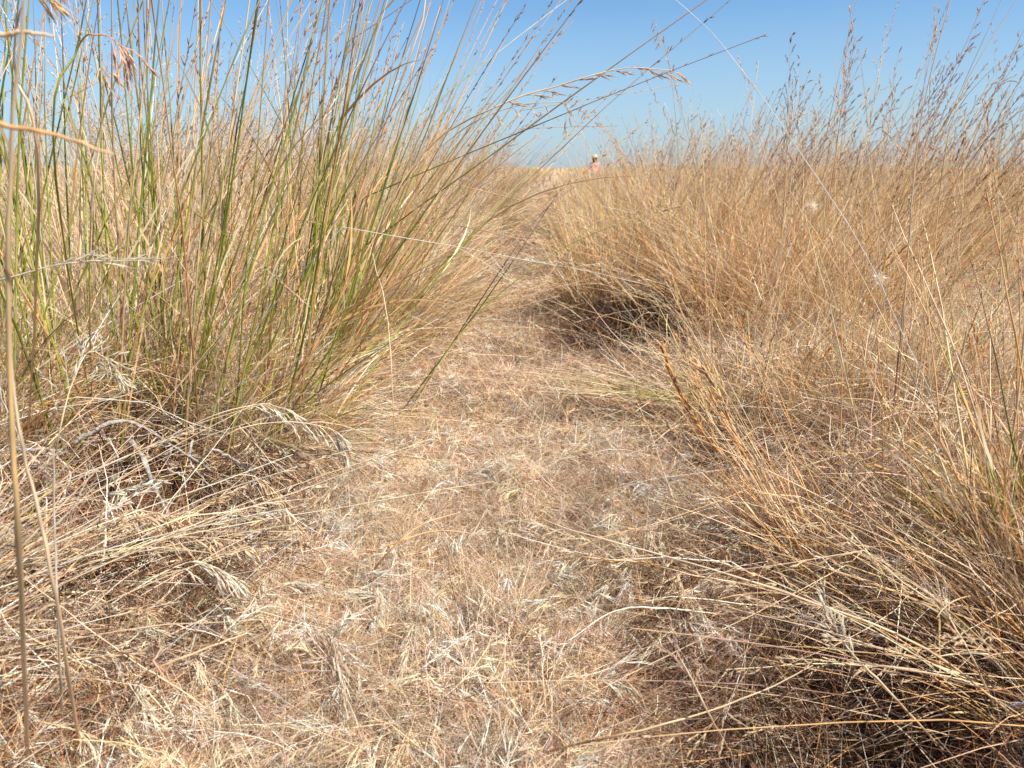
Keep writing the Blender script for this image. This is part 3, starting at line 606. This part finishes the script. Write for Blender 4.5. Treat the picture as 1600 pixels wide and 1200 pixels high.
# mid-distance tussocks: a few prototypes, then copies
def small_tussock(i, warm):
    ge = Geo(); n = 1500; r = .13
    a = rng.uniform(0, 2 * np.pi, n); q = np.sqrt(rng.random(n)) * r
    out = np.stack([np.cos(a), np.sin(a)], 1) * (q / r)[:, None]
    b = np.stack([out[:, 0] * r * 1.5, out[:, 1] * r * 1.5, np.full(n, -.03)], 1)
    d = unit(np.stack([out[:, 0] * .4 + rng.normal(.08, .24, n), out[:, 1] * .4 + rng.normal(0, .24, n), np.ones(n)], 1))
    dr = rng.normal(0, .12, (n, 3)); dr[:, 2] -= rng.uniform(.05, .4, n)
    spec = dict(tan=4, gold=2, orange=3, straw=2, pink=1) if warm else dict(tan=3.5, straw=3, gold=2, white=1, olive=.7, orange=1)
    Pc = blades(b, d, rng.uniform(.22, .64, n), dr, 5, floor=False, kink=.3)
    ge.curves(Pc, taper(rng.uniform(.0012, .0026, n), 5), grad(pick(n, spec, .25), 5, .7, 1.15))
    m = 46
    out = rng.normal(0, .05, (m, 2))
    b = np.stack([out[:, 0], out[:, 1], np.full(m, -.03)], 1)
    d = unit(np.stack([rng.normal(.16, .2, m), rng.normal(0, .2, m), np.ones(m)], 1))
    Pc = blades(b, d, rng.uniform(.55, .92, m), d * np.array([.15, .15, -.12]), 8, floor=False)
    ge.curves(Pc, taper(np.full(m, .0012), 8, tip=.5), grad(pick(m, dict(tan=3, orange=2, straw=2, purple=1)), 8), 3)
    for k in range(m):
        if k % 3: head_narrow(ge, Pc[k], PAL[random.choice(['purple', 'tan', 'pink', 'straw', 'white'])], random.uniform(.7, .85), random.randint(8, 20), .012, .0011, .25)
        else: head_branchy(ge, Pc[k], PAL[random.choice(['tan', 'pink', 'straw', 'white'])], .7, 9, .06, .009, .001, .4, 4)
    o = obj("grass_tussock", ge, M_BLADE)
    return o
protos = {w_: [small_tussock(i, w_) for i in range(4)] for w_ in (True, False)}
used = set()
spots = []
for _ in range(6000):
    if len(spots) >= 110: break
    y = 2.6 * (14 / 2.6) ** random.random() if random.random() < .75 else random.uniform(2.6, 14)
    x = random.uniform(-1, 1) * (.66 * y + .2); pd = float(path_d(x, y))
    if pd < .16 + .01 * y or pd > 5: continue
    if any((x - a) ** 2 + (y - b) ** 2 < (.20 + .02 * y) ** 2 for a, b in spots): continue
    spots.append((x, y))
for (x, y) in sorted(spots, key=lambda s: s[1]):
    right = x > path_x(y); lst = protos[bool(right)]; p_ = random.choice(lst)
    if p_.name not in used: used.add(p_.name); o = p_
    else: o = p_.copy(); COL.objects.link(o)
    s = random.uniform(.75, 1.15) * min(1, .85 + float(path_d(x, y)) * .4)
    o.location = (x, y, float(g(x, y))); o.rotation_euler = (0, 0, random.uniform(-.6, .6)); o.scale = (s * 1.1, s * 1.1, s)
    far = "far off" if y > 7 else "a few steps off"
    tag(o, "dry tan tussock %s in the field %s of the path" % (far, "right" if right else "left"), "grass tussock",
        "dry tussocks %s, %s of the path" % (far, "right" if right else "left"))
for lst in protos.values():
    for p_ in lst:
        if p_.name not in used: bpy.data.objects.remove(p_)

# ================================================================== single stems one can point at
def stalk(pts, label, r=.0012, kind='tan', head=None, head_col='straw', hk=None, K=22, group=None, name="grass_stalk", ground=True):
    """pts: list of (px, py, depth); the first may be 'g' depth = on the ground"""
    if all(p_[0] < 560 for p_ in pts) and pts[-1][1] > 600 and head:      # carried above the heaped straw
        pts = [(a, b, d_ if d_ == 'g' else d_ * .90) for a, b, d_ in pts]
    P3 = [G(a, b) if d_ == 'g' else W(a, b, d_) for a, b, d_ in pts]
    Pc = smooth(P3, K); Pc[1:-1] += rng.normal(0, .00025, (K - 2, 3)); r = r * 1.3
    root = empty(name, P3[0], label, "grass stem", group)
    ge, _ = stalk_geo(Pc, r, cols_of(kind)); obj("stem", ge, M_STALK, root, P3[0])
    if head:
        gh = Geo(); HEADS[head](gh, Pc, PAL[head_col], **(hk or {})); obj("seed_head", gh, M_HEAD, root, P3[0])
    return root
def gd(px, py): return float(G(px, py)[1])
# left foreground stalks, close to the lens
stalk([(45, 1215, 'g'), (32, 900, .40), (16, 600, .38), (15, 300, .37), (40, -30, .36)], "thick blurred tan stalk nearest the left edge, rising out of the top", .0013, 'gold')
stalk([(128, 1190, 'g'), (92, 960, .47), (60, 800, .45), (25, 640, .44), (10, 420, .44)], "pale brown stalk bending left beside the thick tan stalk", .0011, 'straw')
stalk([(98, 1150, 'g'), (92, 1000, .55), (86, 840, .54), (84, 700, .53)], "stiff bleached straw standing straight up below the drooping seed head", .0009, 'white')
stalk([(78, 860, 'g'), (90, 690, .80), (130, 560, .82), (165, 560, .84), (190, 590, .84)], "stalk with a bushy bleached panicle nodding right, at the left", .0007, 'straw', 'branchy', 'white', dict(n=26, BL=.04, L=.008, r=.0008, t0=.35, per=7, open_=.6))
stalk([(-40, 180, .36), (0, 193, .35), (90, 212, .35), (178, 242, .35)], "blurred orange blade pointing in from the upper left edge", .0010, 'orange')
stalk([(-60, 50, .40), (0, 54, .40), (40, 50, .4), (85, 57, .40)], "blurred pale blade tip entering at the top left edge", .0012, 'tan')
stalk([(40, 700, 'g'), (60, 300, .62), (25, 120, .60), (30, 20, .58), (55, -25, .58)], "slim stalk with a blurred brown seed head at the top left corner", .0009, 'straw', 'brome', 'tan', dict(n=5, t0=.86, L=.016, r=.0018))
stalk([(150, 690, 'g'), (85, 260, .75), (120, 80, .72), (160, 55, .71), (195, 75, .70)], "stalk whose brown fluffy seed head nods right near the top left", .0008, 'green', 'brome', 'pink', dict(n=9, t0=.84, L=.018, r=.0017, open_=.6))
stalk([(150, 700, 'g'), (140, 400, .85), (157, 210, .84), (165, 112, .83)], "thin stalk ending in one small brown dried bud against the sky", .0007, 'tan', 'brome', 'tan', dict(n=3, t0=.96, L=.014, r=.002, open_=.7))
stalk([(-30, 445, .70), (30, 430, .70), (100, 412, .70), (210, 407, .70)], "pale bristly spikelet reaching in from the left edge", .0007, 'white', 'brome', 'white', dict(n=6, t0=.55, L=.022, r=.0014, awn=.02, droop=0, open_=.15))
# drooping bleached oat-like heads over the twigs
stalk([(210, 735, 'g'), (300, 665, 1.10), (400, 632, 1.12), (450, 640, 1.13)], "bleached seed head arching right just under the green stems, upper of two", .0007, 'straw', 'brome', 'white', dict(n=13, t0=.6, L=.024, r=.0022, awn=.006, droop=.3))
stalk([(250, 800, 'g'), (340, 690, 1.05), (430, 660, 1.06), (510, 668, 1.08), (530, 690, 1.08)], "long bleached seed head arching right just under the green stems, lower of two", .0007, 'straw', 'brome', 'white', dict(n=16, t0=.55, L=.024, r=.002, awn=.005, droop=.3))
stalk([(-20, 950, 'g'), (80, 860, .84), (190, 800, .87), (275, 808, .88)], "straw stem with a golden seed head drooping left of the dark hollow", .0007, 'straw', 'brome', 'straw', dict(n=18, t0=.6, L=.021, r=.0022, awn=.005, droop=.4))
stalk([(-20, 1010, 'g'), (120, 900, .80), (260, 842, .84), (380, 845, .86)], "straw stem with a long golden seed head lying above the lower left mat", .0007, 'straw', 'brome', 'straw', dict(n=20, t0=.58, L=.021, r=.0021, awn=.005, droop=.4))
stalk([(10, 1060, 'g'), (150, 960, .78), (290, 880, .82), (365, 902, .82)], "straw stem with plump pale seed head nodding right, lowest of the left ones", .0008, 'straw', 'brome', 'white', dict(n=20, t0=.62, L=.021, r=.0022, awn=.006, droop=.4))
stalk([(240, 800, 'g'), (360, 745, 1.0), (420, 760, 1.0), (465, 820, .99)], "gold seed head curling down to the right of the grey twigs", .0007, 'straw', 'brome', 'straw', dict(n=20, t0=.45, L=.022, r=.002, awn=.01, droop=.4))
stalk([(100, 1120, 'g'), (210, 1060, .66), (330, 1010, .68), (385, 990, .69)], "thick golden stalk slanting up across the lower left mat", .0014, 'tan')
stalk([(-10, 1052, 'g'), (110, 1000, .70), (230, 925, .72), (400, 830, .78)], "long yellow straw slanting from the left edge up to the right", .0008, 'straw')
stalk([(-10, 933, .80), (200, 938, .8), (420, 955, .8), (660, 1005, .78), (780, 1050, 'g')], "long pinkish straw lying nearly level across the lower left", .0006, 'white')
stalk([(380, 1160, 'g'), (300, 1090, .62), (190, 1020, .60), (40, 905, .60)], "slender pale stalk leaning up and left over the bottom left mat", .0006, 'straw')
# path crossing stems
stalk([(605, 672, 'g'), (690, 560, 1.48), (790, 425, 1.46), (885, 282, 1.45)], "straight dark green stem slanting alone across the path", .0013, 'dgreen')
stalk([(640, 640, 'g'), (760, 455, 1.50), (850, 330, 1.5), (938, 268, 1.5)], "thinner brown stem crossing behind the dark green one over the path", .0009, 'brown')
stalk([(600, 720, 'g'), (720, 520, 1.40), (860, 400, 1.4), (980, 345, 1.4), (1060, 323, 1.4)], "pale green stem tipped with a narrow seed head over the right bank", .0008, 'lime', 'narrow', 'straw', dict(n=14, t0=.82, L=.014, r=.001, open_=.1))
stalk([(560, 640, 'g'), (575, 420, 1.25), (660, 240, 1.22), (790, 160, 1.2), (870, 135, 1.2), (970, 107, 1.2), (1050, 110, 1.2)],
     "long seed head arching right across the open sky above the path", .0011, 'tan', 'brome', 'tan', dict(n=11, t0=.5, L=.026, r=.0017, awn=.008, droop=.12, open_=.12))
stalk([(555, 600, 'g'), (610, 330, 1.45), (700, 220, 1.42), (790, 170, 1.4), (880, 160, 1.4), (885, 178, 1.4)], "shorter seed head under the long arching one, hanging over the path", .0008, 'tan', 'brome', 'straw', dict(n=9, t0=.55, L=.02, r=.0013, awn=.005, open_=.15))
stalk([(1010, 520, 'g'), (1000, 330, 2.2), (960, 225, 2.18), (925, 175, 2.15), (897, 145, 2.15)], "thin nodding seed head leaning left over the open sky gap", .0008, 'straw', 'brome', 'tan', dict(n=5, t0=.78, L=.03, r=.0018, awn=.004, open_=.1))
stalk([(1090, 560, 'g'), (1065, 300, 2.0), (1050, 130, 1.95), (1025, 30, 1.93)], "thin stem with a small curled head standing at the top middle", .0007, 'straw', 'brome', 'pink', dict(n=5, t0=.86, L=.022, r=.0015, awn=.004, open_=.1))
stalk([(470, 575, 'g'), (560, 395, 1.5), (590, 430, 1.2), (608, 520, 1.1), (615, 650, 1.05), (620, 790, 'g')], "kinked tan straw drooping down onto the path mat", .0008, 'straw')
# right hand single stems
stalk([(1545, 830, 'g'), (1490, 690, 1.05), (1410, 520, 1.02), (1340, 375, 1.0), (1200, 165, .98), (1120, 60, .97), (1050, -5, .96)],
     "long bleached straw slanting from upper middle down to the right edge", .00055, 'white')
stalk([(1392, 905, 'g'), (1395, 740, 1.22), (1408, 560, 1.22), (1420, 380, 1.22), (1440, 180, 1.22), (1490, -20, 1.22)], "tall tan stem standing upright in front of the right bank", .0011, 'tan')
stalk([(1388, 890, 'g'), (1390, 720, 1.2), (1404, 560, 1.2), (1417, 430, 1.2)], "dark split stem with a pale joint halfway up the right bank", .0018, 'brown')
stalk([(1445, 900, 'g'), (1440, 640, 1.22), (1455, 450, 1.22), (1490, 180, 1.22), (1600, -20, 1.22)], "reddish stem rising right of the dark split stem", .0009, 'rust')
stalk([(1265, 900, 'g'), (1180, 770, 1.12), (1110, 690, 1.12), (1065, 620, 1.12), (1035, 545, 1.12)], "orange stem with a dense narrow head leaning left, left one of a pair", .0012, 'orange', 'narrow', 'orange', dict(n=60, t0=.42, L=.018, r=.0024, open_=.14))
stalk([(1290, 900, 'g'), (1225, 790, 1.1), (1170, 720, 1.1), (1120, 610, 1.1), (1090, 570, 1.1)], "orange stem with a dense narrow head leaning left, right one of a pair", .0014, 'orange', 'narrow', 'tan', dict(n=70, t0=.35, L=.018, r=.0025, open_=.16))
stalk([(1290, 850, 'g'), (1255, 720, 1.25), (1220, 620, 1.25), (1210, 590, 1.25)], "short rusty stem standing in the pale litter on the right", .0013, 'orange')
stalk([(1610, 1140, 'g'), (1440, 1010, .62), (1250, 935, .66), (1080, 880, .7), (900, 830, .74), (850, 812, .76)], "very long straw sweeping from the right edge down across the path's right half", .0009, 'straw')
stalk([(1620, 1010, .7), (1500, 900, .78), (1250, 760, .9), (1000, 640, 1.05), (900, 560, 1.2)], "long pale straw slanting over the right litter toward the dark hollow", .0009, 'tan')
stalk([(1480, 1180, 'g'), (1370, 1060, .58), (1330, 1020, .6), (1290, 960, .61)], "pale stem ending in a bristly bleached seed head above the bottom right hollow", .0009, 'straw', 'brome', 'white', dict(n=11, t0=.62, L=.016, r=.0013, awn=.014, open_=.5, droop=0.05))
stalk([(1560, 1120, 'g'), (1520, 1030, .62), (1480, 960, .66), (1470, 935, .66)], "smaller bristly bleached seed head near the right edge of the hollow", .0008, 'straw', 'brome', 'white', dict(n=8, t0=.62, L=.014, r=.0011, awn=.012, open_=.5, droop=.05))
stalk([(1150, 1190, 'g'), (1110, 1120, .55), (1080, 1060, .57), (1055, 1015, .58)], "small pinkish seed head at the dark hollow's left rim", .0007, 'straw', 'brome', 'pink', dict(n=9, t0=.55, L=.014, r=.0011, awn=.014, open_=.5, droop=0))
stalk([(830, 1180, 'g'), (960, 1150, .54), (1080, 1120, .55), (1190, 1080, .57), (1270, 1040, .6)], "thick olive brown stalk lying across the bottom right hollow", .0008, 'tan')
stalk([(1150, 965, 'g'), (1030, 950, .78), (960, 955, .77), (890, 1000, .73)], "pale branching seed head bent left over the path near its right margin", .0008, 'white', 'brome', 'white', dict(n=9, t0=.5, L=.016, r=.0011, awn=.012, droop=.3))
stalk([(1240, 960, 'g'), (1090, 900, .82), (1010, 880, .84), (925, 872, .84)], "golden narrow seed head pointing left over the path mat", .0008, 'straw', 'branchy', 'gold', dict(n=16, BL=.02, t0=.5, L=.01, r=.001, open_=.2, per=4))
stalk([(560, 920, 'g'), (610, 860, .88), (660, 820, .9), (720, 800, .92)], "dark rusty stalk curving right over the path's left margin", .0012, 'rust')
stalk([(540, 880, 'g'), (600, 855, .93), (680, 830, .95), (760, 836, .95)], "second rusty stalk curving right, just under the first", .0010, 'rust')
# two tufts of white seed fluff caught in the right bank
for (px_, py_, dd, lab) in ((1268, 322, 1.55, "bright white tuft of seed fluff caught high on the orange tussock"), (1372, 436, 1.3, "cream seed fluff hooked on stems below the slanting straw")):
    c0 = W(px_, py_, dd); n = 140; ge = Geo(); b = c0 + rng.normal(0, .004, (n, 3))
    ge.curves(blades(b, unit(rng.normal(0, 1, (n, 3))), rng.uniform(.005, .014, n), rng.normal(0, .4, (n, 3)), 5, floor=False), taper(np.full(n, .0005), 5), pick(n, dict(white=4, straw=1)) * 1.1)
    tag(obj("seed_fluff", ge, M_HEAD, None, tuple(c0)), lab, "seed fluff")
# bristly heads lying on the mat
mat_heads = [((455, 950), (490, 1020), (520, 1050), (545, 1160), "largest pale bristly seed head hanging at the bottom left of centre", .024, 12),
             ((650, 990), (648, 1010), (646, 1040), (640, 1090), "upright bristly seed head in the bottom middle of the mat", .015, 8),
             ((735, 800), (755, 815), (770, 850), (800, 900), "curved bristly seed head lying on the mat above the centre bottom", .018, 10),
             ((560, 900), (575, 930), (590, 960), (600, 1000), "fan of bleached bristles on the mat left of the pinkish straw", .015, 8),
             ((690, 1100), (684, 1070), (680, 1030), (678, 1000), "small bristly sprig pointing up near the bottom middle", .012, 6),
             ((860, 1190), (850, 1120), (845, 1080), (842, 1040), "bleached sprig standing at the bottom between mat and hollow", .014, 8),
             ((720, 1150), (735, 1080), (745, 1030), (752, 1000), "pale sprig leaning right by the bottom edge of the mat", .014, 8),
             ((470, 880), (440, 920), (420, 950), (400, 1000), "white sprig bent left below the gold curling head", .015, 8),
             ((210, 1010), (195, 1060), (215, 1120), (240, 1180), "golden bristly head drooping at the lower left bottom", .017, 9),
             ((980, 880), (955, 940), (945, 960), (930, 1000), "thin bristly sprig on the path's right margin", .013, 7),
             ((825, 720), (845, 690), (850, 660), (835, 625), "hooked bleached spikelet in the middle of the path", .02, 5),
             ((1010, 760), (1005, 720), (1000, 690), (985, 670), "starry white sprig near the path's right margin", .015, 8),
             ((300, 1000), (350, 985), (420, 975), (470, 968), "pale fluffy sprig lying level at the lower left", .015, 9),
             ((830, 880), (826, 850), (820, 820), (822, 790), "slender white sprig upright on the middle of the path", .014, 7)]
for a, b, c_, d_, lab, L_, n_ in mat_heads:
    pts = [G(*q) for q in (a, b, c_, d_)]
    for k, h in enumerate((.006, .028, .042, .048)): pts[k] = pts[k] + np.array([0, 0, h])
    Pc = smooth(pts, 14); root = empty("seed_sprig", pts[0], lab, "grass sprig", "bristly seed heads fallen on the mat")
    ge, _ = stalk_geo(Pc, .0007, cols_of('straw')); obj("stem", ge, M_STALK, root, pts[0])
    gh = Geo(); head_brome(gh, Pc, PAL['white'], .2, n_ + 7, L_ * 1.1, .0016, .018, .4, .1, .006)
    obj("seed_head", gh, M_HEAD, root, pts[0])

# ================================================================== grey twigs
def twig(pts, label, r, side=3):
    P3 = [W(a, b, G(a, b)[1] * .97 - h * 2.4) for a, b, h in pts]; K = 18; Pc = smooth(P3, K); Pc += rng.normal(0, .0012, Pc.shape)
    root = empty("dead_twig", P3[0], label, "twig", "grey dead twigs under the green tussocks")
    t = np.linspace(0, 1, K); ge = Geo()
    ge.curves(Pc[None], (r * (1 - .55 * t) * (1 + .18 * rng.normal(0, 1, K)))[None], np.full((1, 3), .3), 7)
    obj("twig_shaft", ge, M_TWIG, root, P3[0])
    for k in range(side):
        p, T = sample(Pc, np.array([rng.uniform(.2, .9)])); ge = Geo()
        B = blades(p, unit(T + rng.normal(0, .7, (1, 3))), np.array([rng.uniform(.02, .05)]), rng.normal(0, .5, (1, 3)), 7, .03)
        ge.curves(B, taper(np.array([r * .45]), 7, 1, .3), np.full((1, 3), .3), 5)
        obj("side_twig", ge, M_TWIG, root, P3[0])
twig([(120, 690, .05), (190, 658, .055), (260, 690, .05), (330, 735, .03)], "pale twig running level under the green stems", .0030)
twig([(205, 690, .05), (225, 720, .045), (240, 760, .035), (262, 800, .015)], "thickest weathered twig slanting down toward the dark gap", .0040)
twig([(268, 700, .05), (262, 728, .05), (285, 745, .04), (290, 762, .03)], "curly twig with a kink beside the thickest twig", .0024, 2)
twig([(300, 690, .04), (298, 725, .03), (330, 760, .02)], "short twig right of the curly one", .0022, 4)
twig([(20, 700, .04), (80, 705, .05), (110, 745, .03), (90, 790, .02)], "bent twig close to the left edge", .0024, 4)
twig([(330, 700, .05), (370, 720, .03), (420, 770, .02)], "thin twig reaching toward the path mat", .0021, 3)

# ================================================================== the person far along the path
def person():
    y = 34.; x = float(W(929, 262, y)[0]); z = float(g(x, y))
    root = empty("person", (x, y, z), "person in straw hat and pink shirt far off among the grass right of the path", "person")
    s = 1.0
    verts = dict(pelvis=(0, 0, .88), belly=(0, .01, 1.02), chest=(0, .0, 1.22), neck=(0, .0, 1.37), jaw=(0, -.01, 1.43), head=(0, -.01, 1.50), crown=(0, 0, 1.585),
                 shl=(-.17, 0, 1.31), ell=(-.25, .02, 1.05), wrl=(-.24, -.10, .84), hal=(-.23, -.13, .76),
                 shr=(.17, 0, 1.31), elr=(.26, .03, 1.05), wrr=(.25, -.07, .83), har=(.24, -.10, .75),
                 hil=(-.09, 0, .86), knl=(-.11, -.06, .48), anl=(-.11, .05, .09), tol=(-.12, -.10, .03),
                 hir=(.09, 0, .86), knr=(.11, -.02, .48), anr=(.11, .02, .09), tor=(.12, -.13, .03))
    def skin(name, keys, edges, rad, mat, parent, root_key):
        me = bpy.data.meshes.new(name); me.from_pydata([verts[k] for k in keys], [(keys.index(a), keys.index(b)) for a, b in edges], [])
        o = bpy.data.objects.new(name, me); COL.objects.link(o); o.parent = parent
        m = o.modifiers.new("skin", 'SKIN'); m.use_smooth_shade = True
        for i, k in enumerate(keys):
            sv = me.skin_vertices[0].data[i]; r_ = rad[k]; sv.radius = r_ if isinstance(r_, tuple) else (r_, r_); sv.use_root = (k == root_key)
        sb = o.modifiers.new("sub", 'SUBSURF'); sb.levels = 2; sb.render_levels = 2
        me.materials.append(mat); return o
    skin_m = simple("skin", (.42, .25, .17), .6, 8, .08)
    shirt_m = simple("pink_cloth", (.72, .33, .32), .8, 12, .15)
    pants_m = simple("khaki_cloth", (.30, .26, .19), .85, 12, .2)
    hair_m = simple("dark_hair", (.03, .02, .015), .6, 60, .4)
    hat_m = simple("straw_hat", (.66, .56, .30), .8, 60, .15)
    keys = list(verts)
    E = [('pelvis', 'belly'), ('belly', 'chest'), ('chest', 'neck'), ('neck', 'jaw'), ('jaw', 'head'), ('head', 'crown'),
         ('chest', 'shl'), ('shl', 'ell'), ('ell', 'wrl'), ('wrl', 'hal'), ('chest', 'shr'), ('shr', 'elr'), ('elr', 'wrr'), ('wrr', 'har'),
         ('pelvis', 'hil'), ('hil', 'knl'), ('knl', 'anl'), ('anl', 'tol'), ('pelvis', 'hir'), ('hir', 'knr'), ('knr', 'anr'), ('anr', 'tor')]
    rad = dict(pelvis=(.14, .10), belly=(.13, .095), chest=(.15, .10), neck=.052, jaw=(.062, .07), head=(.075, .09), crown=(.05, .06), shl=.06, ell=.042, wrl=.028, hal=(.036, .02),
               shr=.06, elr=.042, wrr=.028, har=(.036, .02), hil=.09, knl=.058, anl=.038, tol=.035, hir=.09, knr=.058, anr=.038, tor=.035)
    body = skin("body", keys, E, rad, skin_m, root, 'pelvis')
    k2 = ['pelvis', 'belly', 'chest', 'neck', 'shl', 'ell', 'wrl', 'shr', 'elr', 'wrr']
    verts2 = dict(verts)
    skin("shirt", k2, [e for e in E if e[0] in k2 and e[1] in k2], {k: (tuple(v * 1.13 for v in rad[k]) if isinstance(rad[k], tuple) else rad[k] * 1.22) for k in k2}, shirt_m, root, 'chest')
    k3 = ['pelvis', 'hil', 'knl', 'anl', 'hir', 'knr', 'anr']
    skin("trousers", k3, [e for e in E if e[0] in k3 and e[1] in k3], {k: (tuple(v * 1.14 for v in rad[k]) if isinstance(rad[k], tuple) else rad[k] * 1.25) for k in k3}, pants_m, root, 'pelvis')
    # face and hair, hat
    def lathe(name, prof, mat, parent, loc, sx=1., sy=1., nseg=28, wob=0.):
        vs, fs = [], []
        for i, (r_, z_) in enumerate(prof):
            for k in range(nseg):
                a = 2 * math.pi * k / nseg; vs.append((loc[0] + r_ * sx * math.cos(a), loc[1] + r_ * sy * math.sin(a), loc[2] + z_ + wob * r_ * math.cos(2 * a)))
        for i in range(len(prof) - 1):
            for k in range(nseg): fs.append((i * nseg + k, i * nseg + (k + 1) % nseg, (i + 1) * nseg + (k + 1) % nseg, (i + 1) * nseg + k))
        fs.append(tuple(range(nseg))[::-1]); fs.append(tuple(range((len(prof) - 1) * nseg, len(prof) * nseg)))
        me = bpy.data.meshes.new(name); me.from_pydata(vs, [], fs)
        for p_ in me.polygons: p_.use_smooth = True
        me.materials.append(mat); o = bpy.data.objects.new(name, me); COL.objects.link(o); o.parent = parent; return o
    lathe("hair", [(.04, -.17), (.085, -.14), (.095, -.06), (.098, .0), (.09, .06), (.05, .09)], hair_m, root, (0, .02, 1.52), 1, 1)
    lathe("nose", [(.004, .03), (.012, .0), (.014, -.012), (.005, -.02)], skin_m, body, (0, -.105, 1.49))
    for sx in (-1, 1):
        lathe("eye", [(.004, .008), (.011, .0), (.004, -.008)], hair_m, body, (sx * .03, -.092, 1.51), 1, .6, 12)
        lathe("ear", [(.006, .028), (.016, .01), (.014, -.012), (.005, -.026)], skin_m, body, (sx * .083, 0, 1.495), .5, 1, 12)
    lathe("mouth", [(.006, .004), (.022, .0), (.006, -.004)], shirt_m, body, (0, -.092, 1.445), 1, .4, 12)
    hat = lathe("hat_brim", [(.10, .004), (.15, .008), (.20, .004), (.205, .0), (.20, -.004), (.15, -.002), (.10, -.004)], hat_m, root, (0, 0, 1.565), 1, 1.08, 36, -.12)
    lathe("hat_crown", [(.105, .0), (.104, .05), (.095, .10), (.07, .125), (.03, .118)], hat_m, hat, (0, 0, 1.562), .95, 1.1, 36)
    lathe("hat_band", [(.1055, .004), (.1062, .006), (.1060, .026), (.105, .028)], hair_m, hat, (0, 0, 1.5625), .955, 1.105, 36)
    root.rotation_euler = (0, 0, R(18))
    root.scale = (1.12,) * 3 if False else (1, 1, 1)
person()
